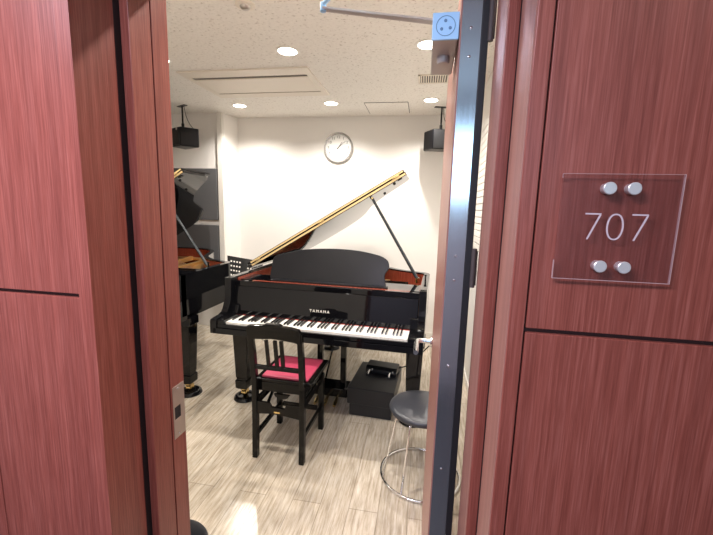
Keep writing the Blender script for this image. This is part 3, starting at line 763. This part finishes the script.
# rear stretcher with a cut-out and small plate
rs = [(-0.132, 0.285), (-0.132, 0.365), (-0.055, 0.362), (-0.040, 0.338), (0.040, 0.335), (0.050, 0.365), (0.132, 0.365), (0.132, 0.280), (0.045, 0.290), (-0.045, 0.294)]
b = MB(); b.prism(rs, -0.200, -0.182, 'y'); rso = b.build('rear_stretcher', 'chairblack', pc, bevel=0.003)
MB().box((-0.024, -0.2025, 0.305), (0.012, -0.1995, 0.314)).build('maker_plate', 'brass', rso)
b = MB(); b.prism([(-0.04, 0.405), (0.06, 0.405), (0.045, 0.385), (0.02, 0.378), (-0.01, 0.378), (-0.03, 0.388)], -0.166, -0.150, 'y'); b.build('apron_bracket', 'chairblack', pc)
MB().box((-0.125, 0.172, 0.135), (0.125, 0.190, 0.165)).build('front_stretcher', 'chairblack', pc, bevel=0.003)

# ------------------------------------------------------------------ pedal platform box and pedal unit
bx = tag(empty('platform_box', (-0.312, 2.52, 0), R(-3.5)), 'black two-tier platform box on the floor under the keyboard', 'box')
q = lambda w0, y0, w1, y1, z: [(-w0, y0, z), (w0, y0, z), (w1, y1, z), (-w1, y1, z)]
MB().hexa(q(0.155, 0.012, 0.148, 0.44, 0), q(0.155, 0.012, 0.148, 0.44, 0.088)).build('base', 'boxm', bx, bevel=0.003)
MB().hexa(q(0.172, 0, 0.168, 0.50, 0.092), q(0.172, 0, 0.168, 0.50, 0.215)).build('top', 'boxm', bx, bevel=0.006, seg=3)
pu = tag(empty('pedal_unit', (-0.27, 2.80, 0.2165), R(-8)), 'small black pedal unit with two chrome pedals on top of the platform box', 'pedal unit')
b = MB(); b.prism([(0, 0), (0.0, 0.03), (0.03, 0.052), (0.13, 0.058), (0.13, 0)], -0.125, 0.125, 'x'); b.build('housing', 'boxm', pu, bevel=0.006, seg=3)
for x in (-0.088, 0.078):
    b = MB(); b.tube([(x, 0.005, 0.025), (x, -0.035, 0.022), (x, -0.075, 0.014)], [0.006, 0.009, 0.012], 12); b.build('pedal', 'chrome', pu, smooth=40)
    MB().tube([(x + 0.02, 0.002, 0.030), (x + 0.02, -0.010, 0.030)], 0.008, 14).build('knob', 'chrome', pu, smooth=40)
b = MB().tube(spline([(0.12, 0.10, 0.03), (0.22, 0.16, 0.06), (0.30, 0.20, 0.16), (0.34, 0.24, 0.20)], 6), 0.005, 8); b.build('cable', 'rubber', pu)

# ------------------------------------------------------------------ stool
so = tag(empty('round_stool', (0.055, 2.0, 0)), 'low round stool with charcoal vinyl seat and chrome ring base', 'stool')
MB().lathe([(0.172, 0.394), (0.185, 0.398), (0.190, 0.410), (0.186, 0.422), (0.165, 0.431), (0.001, 0.434)], (0, 0, 0), 48).build('seat', 'vinyl', so, smooth=50)
MB().tube([(0.155 * math.cos(a), 0.155 * math.sin(a), 0.388) for a in [k * math.pi / 24 for k in range(48)]], 0.008, 10, closed=True).build('seat_ring', 'chrome', so)
MB().tube([(0.222 * math.cos(a), 0.222 * math.sin(a), 0.009) for a in [k * math.pi / 32 for k in range(64)]], 0.008, 10, closed=True).build('base_ring', 'chrome', so)
for d in (-116, -160, 64, 20):
    a = R(d); c_, s_ = math.cos(a), math.sin(a)
    MB().tube([(0.145 * c_, 0.145 * s_, 0.390), (0.155 * c_, 0.155 * s_, 0.36), (0.218 * c_, 0.218 * s_, 0.012)], 0.0065, 10).build('leg', 'chrome', so)
# wastebasket
wb = tag(empty('waste_bin', (-0.850, 1.075, 0)), 'round black open bin just inside the doorway at the bottom left', 'bin')
MB().lathe([(0.095, 0.0), (0.100, 0.01), (0.118, 0.235), (0.126, 0.243), (0.130, 0.250), (0.126, 0.257), (0.116, 0.250), (0.096, 0.02), (0.001, 0.02)], (0, 0, 0), 40).build('bucket', 'vinyl', wb, smooth=50)

# ------------------------------------------------------------------ music stand behind the piano
ms = tag(empty('music_stand', (-1.86, 3.70, 0), R(8)), 'black perforated music stand between the two pianos by the back wall', 'music stand')
xf = Matrix.Translation((-0.03, -0.02, 0.72)) @ Matrix.Rotation(R(8), 4, 'Y') @ Matrix.Rotation(R(-18), 4, 'X')
b = MB()
Wd, Hd = 0.20, 0.235
rows = 4; cols = [(-0.165, 4), (0.035, 4)]
cells = []
zs = [0.03 + i * 0.048 for i in range(rows)]
hz = 0.017
xs_h = [x0 + i * 0.033 for x0, n_ in cols for i in range(n_)]
hx = 0.019
zc = [0] + [v for z in zs for v in (z, z + hz)] + [Hd]
for i in range(len(zc) - 1):
    if i % 2 == 0: b.box((-Wd, -0.002, zc[i]), (Wd, 0.002, zc[i+1]))
    else:
        xc = [-Wd] + [v for x in xs_h for v in (x, x + hx)] + [Wd]
        for j in range(0, len(xc) - 1, 2): b.box((xc[j], -0.002, zc[i]), (xc[j+1], 0.002, zc[i+1]))
b.box((-Wd, -0.045, -0.004), (Wd, 0.002, 0.0))
for v in b.bm.verts: v.co.x = v.co.x * (0.80 + 0.20 * v.co.z / Hd) + 0.02 * (1 - v.co.z / Hd)
b.bm.transform(xf)
b.build('desk', 'rubber', ms)
MB().tube([(0, 0.02, 0.80), (0, 0.02, 0.06)], 0.010, 12).build('pole', 'rubber', ms)
for d in (-100, 20, 140):
    a = R(d); MB().tube([(0, 0.02, 0.22), (0.19 * math.cos(a), 0.02 + 0.19 * math.sin(a), 0.012), (0.21 * math.cos(a), 0.02 + 0.21 * math.sin(a), 0.008)], 0.007, 8).build('leg', 'stainless', ms)
